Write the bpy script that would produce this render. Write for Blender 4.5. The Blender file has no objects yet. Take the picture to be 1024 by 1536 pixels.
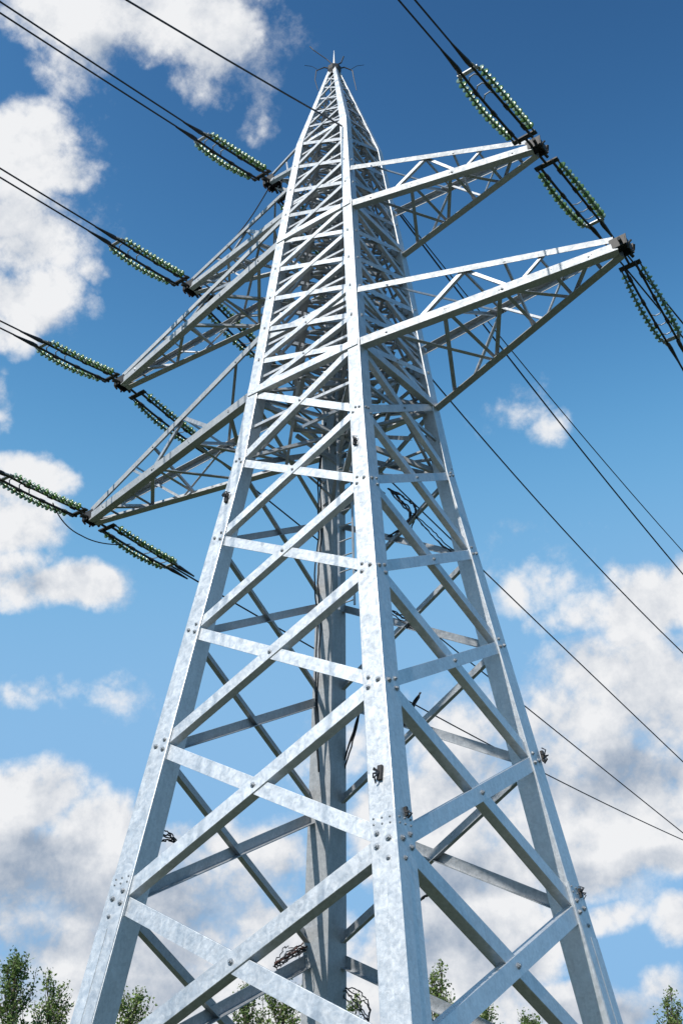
import bpy, math, random
from mathutils import Vector, Matrix, Quaternion

R = math.radians
scene = bpy.context.scene
COL = scene.collection

# ------------------------------------------------------------------ camera
GZ = 5.87                                   # height of the lowest full panel point above the ground
FPX = 1840.0                                # focal length in pixels of the 1024 x 1536 photograph
CAM = Vector((10.79429, -14.78746, 1.603))
CR = Vector((0.80023627, 0.59953553, -0.0133811))
CU = Vector((0.31708756, -0.40408603, 0.85800347))
CF = Vector((-0.50899645, 0.69084848, 0.51346956))
cam = bpy.data.cameras.new('camera')
cam_o = bpy.data.objects.new('camera', cam)
COL.objects.link(cam_o)
cam.sensor_fit = 'VERTICAL'
cam.sensor_height = 24.0
cam.lens = 24.0 * FPX / 1536.0
cam.clip_end = 6000
cam.clip_start = 0.05
cam_o.matrix_world = Matrix(((CR.x, CU.x, -CF.x, CAM.x), (CR.y, CU.y, -CF.y, CAM.y), (CR.z, CU.z, -CF.z, CAM.z), (0, 0, 0, 1)))
scene.camera = cam_o


def ray(u, v):
    return (CF + CR * ((u - 512) / FPX) - CU * ((v - 768) / FPX)).normalized()


# ------------------------------------------------------------------ light
SUN_EL, SUN_AZ = 44.0, 184.0                # azimuth clockwise from +Y
sd = Vector((math.sin(R(SUN_AZ)) * math.cos(R(SUN_EL)), math.cos(R(SUN_AZ)) * math.cos(R(SUN_EL)), math.sin(R(SUN_EL))))
sun = bpy.data.lights.new('sun', 'SUN')
sun.energy = 4.7
sun.angle = R(0.53)
sun.color = (1.0, 0.965, 0.91)
sun_o = bpy.data.objects.new('sun', sun)
COL.objects.link(sun_o)
sun_o.location = sd * 60
sun_o.rotation_euler = (-sd).to_track_quat('-Z', 'Y').to_euler()

vs = scene.view_settings
vs.view_transform = 'Standard'
vs.look = 'None'
vs.exposure = 0.0
vs.gamma = 1.0
vs.use_curve_mapping = False

# ------------------------------------------------------------------ world: Nishita sky with procedural cumulus laid out by azimuth / elevation
world = bpy.data.worlds.new('World')
scene.world = world
world.use_nodes = True
NT = world.node_tree
for n in list(NT.nodes):
    NT.nodes.remove(n)
NL = NT.links.new


def nd(t, **kw):
    n = NT.nodes.new(t)
    for k, v in kw.items():
        setattr(n, k, v)
    return n


def mth(op, a, b=None, c=None, clamp=False):
    n = nd('ShaderNodeMath', operation=op, use_clamp=clamp)
    for i, x in enumerate((a, b, c)):
        if x is None:
            continue
        if isinstance(x, (int, float)):
            n.inputs[i].default_value = x
        else:
            NL(x, n.inputs[i])
    return n.outputs[0]


def mrange(x, a, b, c=0.0, d=1.0, smooth=True):
    n = nd('ShaderNodeMapRange', interpolation_type='SMOOTHSTEP' if smooth else 'LINEAR')
    NL(x, n.inputs[0])
    for i, q in enumerate((a, b, c, d)):
        n.inputs[i + 1].default_value = q
    return n.outputs[0]


def azel(u, v):
    d = ray(u, v)
    return math.atan2(-d.x, d.y), math.asin(d.z)


tc = nd('ShaderNodeTexCoord')
DIR = tc.outputs['Generated']
sep = nd('ShaderNodeSeparateXYZ')
NL(DIR, sep.inputs[0])
AZ = mth('ARCTAN2', mth('MULTIPLY', sep.outputs[0], -1.0), sep.outputs[1])
EL = mth('ARCSINE', sep.outputs[2])
# a gentle warp so that no cloud outline is an ellipse
wn = nd('ShaderNodeTexNoise')
wn.inputs['Scale'].default_value = 7.0
wn.inputs['Detail'].default_value = 3.0
NL(DIR, wn.inputs['Vector'])
wsep = nd('ShaderNodeSeparateColor')
NL(wn.outputs['Color'], wsep.inputs[0])
AZW = mth('ADD', AZ, mth('MULTIPLY', mth('SUBTRACT', wsep.outputs[0], 0.5), 0.10))
ELW = mth('ADD', EL, mth('MULTIPLY', mth('SUBTRACT', wsep.outputs[1], 0.5), 0.08))


def field(blobs):
    acc = None
    for (u, v, a, b, w) in blobs:
        c = azel(u, v)
        e = azel(u + 20, v)
        g = azel(u, v - 20)
        ka = max(abs(e[0] - c[0]), 1e-4) / 20
        ke = max(abs(g[1] - c[1]), 1e-4) / 20
        x = mth('MULTIPLY', mth('SUBTRACT', AZW, c[0]), 1.0 / (a * ka))
        y = mth('MULTIPLY', mth('SUBTRACT', ELW, c[1]), 1.0 / (b * ke))
        r2 = mth('MULTIPLY_ADD', x, x, mth('MULTIPLY', y, y))
        f = mth('MULTIPLY_ADD', r2, -w, w)
        acc = f if acc is None else mth('MAXIMUM', acc, f)
    return mth('MAXIMUM', acc, -2.0)


CLOUDS = [
    # top left
    (120, 20, 120, 70, 0.8), (270, 45, 150, 85, 0.9), (330, 70, 110, 75, 0.9), (300, 140, 50, 40, 0.45), (385, 190, 22, 40, 0.35), (100, 90, 50, 40, 0.2),
    # left
    (10, 230, 95, 100, 1.0), (105, 250, 60, 40, 0.6), (40, 340, 130, 85, 1.0), (40, 440, 110, 75, 1.0), (0, 510, 70, 55, 0.9), (155, 412, 24, 16, 0.3),
    (0, 610, 22, 36, 0.4), (40, 715, 70, 30, 0.7), (10, 775, 85, 55, 0.75), (105, 885, 80, 42, 0.9), (10, 835, 60, 40, 0.5),
    (20, 1035, 60, 22, 0.30), (180, 1052, 36, 16, 0.12),
    # lower left bank
    (55, 1200, 120, 60, 1.0), (-40, 1290, 200, 120, 1.0), (180, 1260, 130, 70, 1.0), (290, 1270, 110, 70, 0.9), (120, 1370, 360, 150, 1.7), (380, 1310, 110, 80, 0.9),
    (200, 1480, 420, 120, 1.8), (420, 1420, 160, 90, 1.2),
    # right
    (765, 628, 46, 26, 0.28), (800, 660, 36, 26, 0.42), (785, 860, 20, 12, 0.02),
    (960, 925, 80, 70, 1.0), (885, 925, 60, 30, 0.4), (1040, 900, 70, 60, 1.0), (900, 1010, 110, 60, 1.0), (990, 1050, 150, 120, 1.2), (830, 1120, 170, 120, 1.2),
    (680, 1150, 110, 110, 1.2), (880, 1210, 230, 120, 1.6), (680, 1270, 160, 130, 1.5), (1000, 1230, 90, 90, 1.0), (1010, 1372, 46, 40, 0.9), (925, 1350, 46, 24, 0.55),
    (700, 1400, 150, 120, 1.4), (640, 1490, 170, 100, 1.4), (900, 1500, 160, 50, 1.0), (1000, 1470, 60, 40, 0.8), (560, 1120, 90, 70, 0.5),
]
GREY = [
    (130, 1330, 250, 62, 1.0), (60, 1290, 120, 40, 0.8), (330, 1370, 140, 70, 0.8), (150, 1420, 330, 40, 0.9), (430, 1440, 90, 60, 0.6), (200, 1480, 400, 40, 0.7),
    (940, 1165, 150, 52, 1.0), (800, 1170, 110, 45, 0.6), (900, 1290, 200, 28, 0.8), (700, 1310, 130, 40, 0.8), (700, 1430, 130, 60, 0.8), (920, 1515, 150, 26, 0.8),
    (30, 870, 60, 24, 0.35), (60, 500, 70, 26, 0.3), (150, 95, 60, 20, 0.3), (620, 1200, 90, 60, 0.5),
]
FC = field(CLOUDS)
FG = field(GREY)


def fbm(vec, scale, detail, rough):
    n = nd('ShaderNodeTexNoise')
    n.inputs['Scale'].default_value = scale
    n.inputs['Detail'].default_value = detail
    n.inputs['Roughness'].default_value = rough
    NL(vec, n.inputs['Vector'])
    return n.outputs['Fac']


def shifted(off):
    n = nd('ShaderNodeVectorMath', operation='ADD')
    NL(DIR, n.inputs[0])
    n.inputs[1].default_value = off
    return n.outputs[0]


N1 = fbm(DIR, 9.0, 14.0, 0.66)
N2 = fbm(shifted(tuple(-0.012 * CR.normalized() + 0.02 * CU)), 9.0, 9.0, 0.60)
vor = nd('ShaderNodeTexVoronoi', feature='F1', normalize=True)
vor.inputs['Scale'].default_value = 15.0
vor.inputs['Detail'].default_value = 3.0
vor.inputs['Roughness'].default_value = 0.62
vor.inputs['Lacunarity'].default_value = 2.1
vw = nd('ShaderNodeVectorMath', operation='MULTIPLY_ADD')
NL(wn.outputs['Color'], vw.inputs[0])
vw.inputs[1].default_value = (0.12, 0.12, 0.12)
NL(DIR, vw.inputs[2])
NL(vw.outputs[0], vor.inputs['Vector'])
PUFF = mth('SUBTRACT', 0.42, vor.outputs['Distance'])
body = mth('MULTIPLY_ADD', PUFF, 2.5, mth('MULTIPLY_ADD', mth('SUBTRACT', N1, 0.5), 4.0, mth('MINIMUM', mth('ADD', FC, -0.16), 0.80)))
dens = mrange(body, -0.06, 0.92)
relief = mth('MULTIPLY', mth('SUBTRACT', N1, N2), 3.0)
lit = mth('ADD', mth('MULTIPLY_ADD', PUFF, 1.5, mth('ADD', relief, 0.66)), mth('MULTIPLY', mth('SUBTRACT', N2, 0.5), 1.3))
grey = mrange(mth("MULTIPLY_ADD", mth("SUBTRACT", N2, 0.5), 3.0, FG), -0.35, 1.0)
lit = mth('SUBTRACT', lit, mth('MULTIPLY', grey, 0.52))
lit = mth('MAXIMUM', mth('MINIMUM', lit, 1.0), 0.0)
ccol = nd('ShaderNodeMix', data_type='RGBA')
ccol.inputs[6].default_value = (0.34, 0.42, 0.54, 1)
ccol.inputs[7].default_value = (0.92, 0.93, 0.95, 1)
NL(lit, ccol.inputs[0])
sky = nd('ShaderNodeTexSky', sky_type='NISHITA')
sky.sun_disc = False
sky.sun_elevation = R(SUN_EL)
sky.sun_rotation = R(SUN_AZ)
sky.altitude = 300
sky.air_density = 1.0
sky.dust_density = 0.6
sky.ozone_density = 1.0
bg_sky = nd('ShaderNodeBackground')
bg_sky.inputs[1].default_value = 0.10
# deep polarised blue: a steeper response per channel
sks = nd('ShaderNodeSeparateColor')
NL(sky.outputs[0], sks.inputs[0])
skc = nd('ShaderNodeCombineColor')
for i_, (k_, p_, mx_) in enumerate(((846.0, 4.5, 0.26), (325.0, 4.5, 0.50), (54.0, 4.5, 0.80))):
    raw = mth('MULTIPLY', mth('POWER', mth('MULTIPLY', sks.outputs[i_], 0.15), p_), k_)
    q_ = mth('MULTIPLY', raw, 1.0 / mx_)
    NL(mth('MULTIPLY', mth('DIVIDE', raw, mth('SQRT', mth('MULTIPLY_ADD', q_, q_, 1.0))), 10.0), skc.inputs[i_])
NL(skc.outputs[0], bg_sky.inputs[0])
bg_c = nd('ShaderNodeBackground')
bg_c.inputs[1].default_value = 0.95
NL(ccol.outputs[2], bg_c.inputs[0])
mixs = nd('ShaderNodeMixShader')
wisp = mth('MULTIPLY', mrange(mth('MULTIPLY_ADD', mth('SUBTRACT', fbm(shifted((0.31, 0.17, 0.05)), 16.0, 12.0, 0.68), 0.5), 4.2, mth('MULTIPLY_ADD', FC, 0.50, 0.10)), 0.0, 1.4), 0.75)
dens = mth('MAXIMUM', dens, wisp)
NL(dens, mixs.inputs[0])
NL(bg_sky.outputs[0], mixs.inputs[1])
NL(bg_c.outputs[0], mixs.inputs[2])
wo = nd('ShaderNodeOutputWorld')
NL(mixs.outputs[0], wo.inputs[0])


# ------------------------------------------------------------------ materials
def mat(name):
    m = bpy.data.materials.new(name)
    m.use_nodes = True
    return m, m.node_tree, m.node_tree.nodes['Principled BSDF']


def zinc(name, dark, light, metallic, r0, r1, scale=1.0):
    m, t, b = mat(name)
    L = t.links.new
    tc_ = t.nodes.new('ShaderNodeTexCoord')
    oi = t.nodes.new('ShaderNodeObjectInfo')
    vo = t.nodes.new('ShaderNodeVectorMath')
    vo.operation = 'MULTIPLY_ADD'
    L(oi.outputs['Random'], vo.inputs[0])
    vo.inputs[1].default_value = (37.0, 19.0, 23.0)
    L(tc_.outputs['Object'], vo.inputs[2])
    class co:
        outputs = {'Object': vo.outputs[0]}
    def noise(sc, det, ro, dist=0.0):
        n = t.nodes.new('ShaderNodeTexNoise')
        n.inputs['Scale'].default_value = sc * scale
        n.inputs['Detail'].default_value = det
        n.inputs['Roughness'].default_value = ro
        n.inputs['Distortion'].default_value = dist
        L(co.outputs['Object'], n.inputs['Vector'])
        return n.outputs['Fac']
    v = t.nodes.new('ShaderNodeTexVoronoi')
    v.inputs['Scale'].default_value = 26 * scale
    L(co.outputs['Object'], v.inputs['Vector'])
    vs_ = t.nodes.new('ShaderNodeSeparateColor')
    L(v.outputs['Color'], vs_.inputs[0])
    def mm(op, a, b_):
        n = t.nodes.new('ShaderNodeMath')
        n.operation = op
        for i, x in enumerate((a, b_)):
            if isinstance(x, (int, float)):
                n.inputs[i].default_value = x
            else:
                L(x, n.inputs[i])
        return n.outputs[0]
    n1 = noise(2.6, 5, 0.6, 0.4)
    n2 = noise(9.0, 4, 0.6, 0.8)
    # runs and streaks stretched down the steel
    mp = t.nodes.new('ShaderNodeMapping')
    mp.inputs['Scale'].default_value = (16, 16, 1.1)
    L(co.outputs['Object'], mp.inputs[0])
    st = t.nodes.new('ShaderNodeTexNoise')
    st.inputs['Scale'].default_value = 1.0 * scale
    st.inputs['Detail'].default_value = 4
    L(mp.outputs[0], st.inputs['Vector'])
    f = mm('ADD', mm('MULTIPLY', n1, 0.45), mm('MULTIPLY', n2, 0.42))
    f = mm('ADD', f, mm('MULTIPLY', oi.outputs['Random'], 0.24))
    f = mm('ADD', f, mm('MULTIPLY', st.outputs['Fac'], 0.35))
    f = mm('ADD', f, mm('MULTIPLY', vs_.outputs[0], 0.20))
    mr = t.nodes.new('ShaderNodeMapRange')
    L(f, mr.inputs[0])
    mr.inputs[1].default_value = 0.42
    mr.inputs[2].default_value = 1.20
    mx = t.nodes.new('ShaderNodeMix')
    mx.data_type = 'RGBA'
    mx.inputs[6].default_value = (*dark, 1)
    mx.inputs[7].default_value = (*light, 1)
    L(mr.outputs[0], mx.inputs[0])
    L(mx.outputs[2], b.inputs['Base Color'])
    rr = t.nodes.new('ShaderNodeMapRange')
    L(n2, rr.inputs[0])
    rr.inputs[1].default_value = 0.3
    rr.inputs[2].default_value = 0.7
    rr.inputs[3].default_value = r0
    rr.inputs[4].default_value = r1
    L(rr.outputs[0], b.inputs['Roughness'])
    b.inputs['Metallic'].default_value = metallic
    bp = t.nodes.new('ShaderNodeBump')
    bp.inputs['Strength'].default_value = 0.12
    bp.inputs['Distance'].default_value = 0.02
    L(f, bp.inputs['Height'])
    L(bp.outputs[0], b.inputs['Normal'])
    return m


def plain(name, c, rough=0.5, metallic=0.0, var=0.25, sc=30.0, trans=0.0):
    m, t, b = mat(name)
    n = t.nodes.new('ShaderNodeTexNoise')
    co = t.nodes.new('ShaderNodeTexCoord')
    t.links.new(co.outputs['Object'], n.inputs['Vector'])
    n.inputs['Scale'].default_value = sc
    n.inputs['Detail'].default_value = 4
    mx = t.nodes.new('ShaderNodeMix')
    mx.data_type = 'RGBA'
    mx.inputs[6].default_value = (*[x * (1 - var) for x in c], 1)
    mx.inputs[7].default_value = (*[min(1, x * (1 + var)) for x in c], 1)
    t.links.new(n.outputs['Fac'], mx.inputs[0])
    t.links.new(mx.outputs[2], b.inputs['Base Color'])
    b.inputs['Roughness'].default_value = rough
    b.inputs['Metallic'].default_value = metallic
    b.inputs['Transmission Weight'].default_value = trans
    return m


M_ZINC = zinc('galvanised_steel', (0.42, 0.425, 0.43), (0.76, 0.765, 0.765), 0.60, 0.34, 0.54)
M_ZINCD = zinc('darkened_galvanised_steel', (0.25, 0.26, 0.27), (0.54, 0.55, 0.56), 0.60, 0.38, 0.58, 1.4)  # darker zinc: shade of rear and inner members put into the colour
M_ZINCM = zinc('toned_down_galvanised_steel', (0.28, 0.29, 0.295), (0.55, 0.555, 0.56), 0.30, 0.52, 0.72, 1.2)  # rougher zinc: rear leg's shade in its colour; also duller arm chords
M_BOLT = plain('bolt_steel', (0.40, 0.41, 0.42), 0.4, 0.6)
M_DARK = plain('dark_fitting_steel', (0.045, 0.042, 0.040), 0.55, 0.5)
M_WIRE = plain('weathered_aluminium_wire', (0.035, 0.037, 0.042), 0.55, 0.4)
M_CABLE = plain('black_cable_sheath', (0.022, 0.023, 0.026), 0.5)
M_RUST = plain('rusty_steel', (0.11, 0.045, 0.03), 0.8, 0.1)
M_GREEN = plain('green_insulator_glass', (0.10, 0.20, 0.05), 0.25, 0.0, 0.8, 22.0, 0.25)
M_CLEAR = plain('pale_insulator_glass', (0.34, 0.48, 0.36), 0.22, 0.0, 0.4, 25.0, 0.45)
M_CAP = plain('insulator_cap', (0.10, 0.105, 0.10), 0.5, 0.5)
M_CONC = plain('footing_concrete', (0.33, 0.32, 0.30), 0.9)
M_BARK = plain('bark', (0.10, 0.08, 0.06), 0.9, 0, 0.4, 12)


def leaf_mat(name, a, b_):
    m, t, b = mat(name)
    gi = t.nodes.new('ShaderNodeNewGeometry')
    mx = t.nodes.new('ShaderNodeMix')
    mx.data_type = 'RGBA'
    mx.inputs[6].default_value = (*a, 1)
    mx.inputs[7].default_value = (*b_, 1)
    t.links.new(gi.outputs['Random Per Island'], mx.inputs[0])
    t.links.new(mx.outputs[2], b.inputs['Base Color'])
    b.inputs['Roughness'].default_value = 0.5
    tr = t.nodes.new('ShaderNodeBsdfTranslucent')
    t.links.new(mx.outputs[2], tr.inputs[0])
    ms = t.nodes.new('ShaderNodeMixShader')
    ms.inputs[0].default_value = 0.3
    t.links.new(b.outputs[0], ms.inputs[1])
    t.links.new(tr.outputs[0], ms.inputs[2])
    t.links.new(ms.outputs[0], t.nodes['Material Output'].inputs[0])
    return m


M_LEAF = leaf_mat('leaf_green', (0.10, 0.16, 0.03), (0.28, 0.36, 0.10))
M_LEAFD = leaf_mat('leaf_dark_green', (0.075, 0.13, 0.03), (0.20, 0.28, 0.07))


# ------------------------------------------------------------------ mesh helpers
class MB:
    def __init__(s):
        s.v, s.f = [], []

    def add(s, vs_, fs):
        k = len(s.v)
        s.v += [tuple(x) for x in vs_]
        s.f += [tuple(i + k for i in f) for f in fs]

    def loft(s, rings, cap=True, closed=True):
        n = len(rings[0])
        vs_ = [p for r in rings for p in r]
        fs = []
        for i in range(len(rings) - 1):
            for j in range(n):
                q = (j + 1) % n
                fs.append((i * n + j, i * n + q, (i + 1) * n + q, (i + 1) * n + j))
        if cap:
            fs.append(tuple(range(n))[::-1])
            fs.append(tuple((len(rings) - 1) * n + j for j in range(n)))
        s.add(vs_, fs)

    def box(s, c, ax, ay, az):
        c = Vector(c)
        P = [c + ax * i + ay * j + az * k for k in (-1, 1) for (i, j) in ((-1, -1), (1, -1), (1, 1), (-1, 1))]
        s.loft([P[:4], P[4:]])

    def tube(s, pts, r, n=6):
        pts = [Vector(p) for p in pts]
        rr = r if isinstance(r, (list, tuple)) else [r] * len(pts)
        t0 = (pts[1] - pts[0]).normalized()
        a = t0.orthogonal().normalized()
        rings = []
        for i, p in enumerate(pts):
            t = (pts[min(i + 1, len(pts) - 1)] - pts[max(i - 1, 0)])
            t = t.normalized() if t.length > 1e-9 else t0
            a = (a - t * a.dot(t)).normalized()
            b = t.cross(a)
            rings.append([p + (a * math.cos(k * 2 * math.pi / n) + b * math.sin(k * 2 * math.pi / n)) * rr[i] for k in range(n)])
        s.loft(rings)

    def lathe(s, prof, n=12, ax=None):
        """profile of (distance along x, radius), revolved round local x"""
        rings = [[Vector((x, r * math.cos(k * 2 * math.pi / n), r * math.sin(k * 2 * math.pi / n))) for k in range(n)] for x, r in prof]
        s.loft(rings)

    def build(s, name, m, parent=None, smooth=False):
        me = bpy.data.meshes.new(name)
        me.from_pydata(s.v, [], s.f)
        me.validate()
        import bmesh
        bm = bmesh.new()
        bm.from_mesh(me)
        bmesh.ops.recalc_face_normals(bm, faces=bm.faces)
        bm.to_mesh(me)
        bm.free()
        if smooth:
            for p in me.polygons:
                p.use_smooth = True
        me.materials.append(m)
        o = bpy.data.objects.new(name, me)
        COL.objects.link(o)
        if parent is not None:
            o.parent = parent
        return o


def tag(o, label=None, cat=None, group=None, kind=None):
    if label:
        o['label'] = label
    if cat:
        o['category'] = cat
    if group:
        o['group'] = group
    if kind:
        o['kind'] = kind
    return o


def empty(name, loc=(0, 0, 0), label=None, cat=None, group=None):
    o = bpy.data.objects.new(name, None)
    o.empty_display_size = 0.3
    o.location = loc
    COL.objects.link(o)
    return tag(o, label, cat, group)


def children(o):
    return [c for c in bpy.data.objects if c.parent == o]


def copy_tree(o, parent=None):
    c = o.copy()
    COL.objects.link(c)
    c.parent = parent
    for ch in children(o):
        copy_tree(ch, c)
    return c


# ------------------------------------------------------------------ ground
g = MB()
NG = 60
def gh(x, y):
    d = math.hypot(x, y)
    return 0.0 if d < 12 else min(1.0, (d - 12) / 60) * (0.6 * math.sin(x * 0.05) + 0.5 * math.cos(y * 0.043 + 1))
xs = [math.copysign(abs(i / NG) ** 2.6, i) * 2500 for i in range(-NG, NG + 1)]
vv = [(x, y, gh(x, y)) for y in xs for x in xs]
ff = [(j * (2 * NG + 1) + i, j * (2 * NG + 1) + i + 1, (j + 1) * (2 * NG + 1) + i + 1, (j + 1) * (2 * NG + 1) + i) for j in range(2 * NG) for i in range(2 * NG)]
g.add(vv, ff)
mg, t, b = mat('meadow_grass')
n1 = t.nodes.new('ShaderNodeTexNoise'); n1.inputs['Scale'].default_value = 0.35; n1.inputs['Detail'].default_value = 9
co = t.nodes.new('ShaderNodeTexCoord'); t.links.new(co.outputs['Object'], n1.inputs['Vector'])
cr = t.nodes.new('ShaderNodeValToRGB')
cr.color_ramp.elements[0].position = 0.35; cr.color_ramp.elements[0].color = (0.022, 0.036, 0.012, 1)
cr.color_ramp.elements[1].position = 0.7; cr.color_ramp.elements[1].color = (0.07, 0.078, 0.032, 1)
t.links.new(n1.outputs['Fac'], cr.inputs[0]); t.links.new(cr.outputs[0], b.inputs['Base Color'])
b.inputs['Roughness'].default_value = 0.95
tag(g.build('ground', mg, smooth=True), kind='structure')

# ------------------------------------------------------------------ tower geometry
ZL = [0.0, GZ, GZ + 7.543, GZ + 9.042, GZ + 12.815, GZ + 15.629, GZ + 18.15]
WL = [2.5 + 0.1447 * GZ, 2.5, 1.4086, 1.2581, 0.9219, 0.6488, 0.085]
BL = [0.46, 0.40, 0.275, 0.25, 0.205, 0.17, 0.075]      # leg flange
LEAN = Vector((-0.075, -0.045))                          # the very top leans a touch


def lerp_tab(z, tab):
    for i in range(len(ZL) - 1):
        if z <= ZL[i + 1] or i == len(ZL) - 2:
            k = (z - ZL[i]) / (ZL[i + 1] - ZL[i])
            return tab[i] + (tab[i + 1] - tab[i]) * k


def W(z): return lerp_tab(z, WL)
def BF(z): return lerp_tab(z, BL)
def TL(z): return 0.055 * BF(z) + 0.004               # leg plate thickness


SGN = {'F': (1, -1), 'R': (1, 1), 'B': (-1, 1), 'L': (-1, -1)}
ORDER = 'LFRB'


def corner(c, z):
    w = W(z)
    k = max(0.0, (z - ZL[5]) / (ZL[6] - ZL[5]))
    return Vector((SGN[c][0] * w + LEAN.x * k, SGN[c][1] * w + LEAN.y * k, z))


def unit(a, b):
    v = b - a
    v.z = 0
    return v.normalized()


tower = empty('lattice_tower', (0, 0, 0), 'tall galvanised steel lattice pylon with a pointed top and crossarms on both sides', 'pylon')
LEG = {}
for i, c in enumerate(ORDER):
    nxt, prv = ORDER[(i + 1) % 4], ORDER[(i - 1) % 4]
    mb = MB()
    rings = []
    zz = sorted(set([0.25] + ZL[1:] + [GZ - 3, GZ + 3, GZ + 5]))
    for z in zz:
        C = corner(c, z)
        a = Vector((SGN[nxt][0] - SGN[c][0], SGN[nxt][1] - SGN[c][1], 0)).normalized()
        d = Vector((SGN[prv][0] - SGN[c][0], SGN[prv][1] - SGN[c][1], 0)).normalized()
        bf, tl = BF(z) * (1.32 if c == 'B' else 1.0), TL(z)
        h = tl * 0.5
        ring = []
        for (k1, k2, d_first) in ((0, 0, 1), (1, 0, 0), (1, 1, 1), (0, 1, 0)):
            o = C + a * bf * k1 + d * bf * k2
            u1, u2 = a * (-1 if k1 else 1), d * (-1 if k2 else 1)
            e1, e2 = (u2, u1) if d_first else (u1, u2)
            ring += [o + e1 * h, o + (u1 + u2) * h * 0.3, o + e2 * h]
        rings.append(ring)
    mb.loft(rings)
    LEG[c] = mb.build('leg', M_ZINC if c != 'B' else M_ZINCM, tower)  # rear leg in greyer zinc, standing in for shade inside the tower
    def plate_corner(z):
        if c == 'B':                                   # the rear leg carries its cover on the inner corner
            return corner(c, z) + (a + d) * BF(z) * 1.32, -a, -d
        return corner(c, z), a, d
    # cover angle below the splice, and the splice band itself
    mb = MB()
    rings = []
    zs_ = GZ + 0.36
    for z in ((0.3, GZ - 3, GZ - 0.42) if c != 'B' else (0.3, GZ, ZL[2] - 0.05)):
        C, a_, d_ = plate_corner(z)
        pr = 0.014
        O = C - (a_ + d_) * pr
        wd = BF(z) * (0.50 if c != 'B' else 0.22)
        rings.append([O, O + a_ * wd, O + a_ * wd + d_ * 0.012, O + (a_ + d_) * 0.012, O + d_ * wd + a_ * 0.012, O + d_ * wd])
    mb.loft(rings)
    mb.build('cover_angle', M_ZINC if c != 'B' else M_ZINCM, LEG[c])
    mb = MB()
    rings = []
    for z in (0.3, GZ - 3, GZ + 0.35):
        C, a_, d_ = plate_corner(z)
        O = C - (a_ + d_) * 0.008
        wd = BF(z) * (0.985 if c != 'B' else 1.28)
        rings.append([O, O + a_ * wd, O + a_ * wd + d_ * 0.007, O + (a_ + d_) * 0.007, O + d_ * wd + a_ * 0.007, O + d_ * wd])
    mb.loft(rings)
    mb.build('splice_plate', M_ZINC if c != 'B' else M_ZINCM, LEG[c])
    # footing
    mb = MB()
    C = corner(c, 0.15) * 1.0
    C.z = 0
    o_ = C + (a + d) * 0.2
    mb.loft([[o_ + Vector((x * s_, y * s_, z)) for x, y in ((-1, -1), (1, -1), (1, 1), (-1, 1))] for s_, z in ((0.62, -0.4), (0.60, 0.22), (0.54, 0.30))])
    mb.build('concrete_footing', M_CONC, LEG[c])


def angle_bar(mb, p0, p1, n, bw, bd, t, low=True, z_up=None):
    """L section: one flange of width bw flat in the face of normal n, the other bd deep, turned inward along the lower or upper edge"""
    d = (p1 - p0).normalized()
    n = (n - d * n.dot(d)).normalized()
    s = n.cross(d).normalized()
    if s.z < 0:
        s = -s
    if not low:
        s = -s
    # s points away from the turned flange
    h = bw / 2
    q = [(-h, -0.15 * t), (-h + 0.3 * t, 0), (h, 0), (h, -t), (-h + t, -t), (-h + t, -bd), (-h, -bd)]
    mb.loft([[p + s * x + n * y for x, y in q] for p in (p0, p1)])


def face_normal(c0, c1, z):
    e = corner(c1, z) - corner(c0, z)
    u = corner(c0, z + 0.4) + corner(c1, z + 0.4) - corner(c0, z) - corner(c1, z)
    n = e.cross(u).normalized()
    m = corner(c0, z) + corner(c1, z)
    m.z = 0
    return n if n.dot(m) > 0 else -n


def node(c, other, z, k=0.5, depth=0.0, zref=None):
    """point on the flange of leg c that faces leg other"""
    C = corner(c, z)
    a = unit(C, corner(other, z))
    n = face_normal(c, other, zref if zref is not None else z)
    return C + a * BF(z) * k - n * depth


BOLT_MB = MB()
BOLT_MB.loft([[Vector((0.05 * math.cos(k * math.pi / 3), 0.05 * math.sin(k * math.pi / 3), z)) for k in range(6)] for z in (0.0, 0.035)])
BOLT_MB.loft([[Vector((0.028 * math.cos(k * math.pi / 4), 0.028 * math.sin(k * math.pi / 4), z)) for k in range(8)] for z in (0.034, 0.058)])
BOLT_MB.loft([[Vector((0.066 * math.cos(k * math.pi / 6), 0.066 * math.sin(k * math.pi / 6), z)) for k in range(12)] for z in (-0.004, 0.008)])
BOLT = None
NB = {}


def bolt(p, n, size, parent):
    global BOLT
    NB[parent.name] = NB.get(parent.name, 0) + 1
    if NB[parent.name] > 96:
        return
    if BOLT is None:
        BOLT = BOLT_MB.build('bolt', M_BOLT, parent)
        o = BOLT
    else:
        o = BOLT.copy()
        COL.objects.link(o)
        o.parent = parent
    o.location = p
    q = n.to_track_quat('Z', 'Y') @ Quaternion((0, 0, 1), (NB[parent.name] * 0.7) % 1.0)
    o.rotation_mode = 'QUATERNION'
    o.rotation_quaternion = q
    o.scale = (size, size, size)


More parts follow.
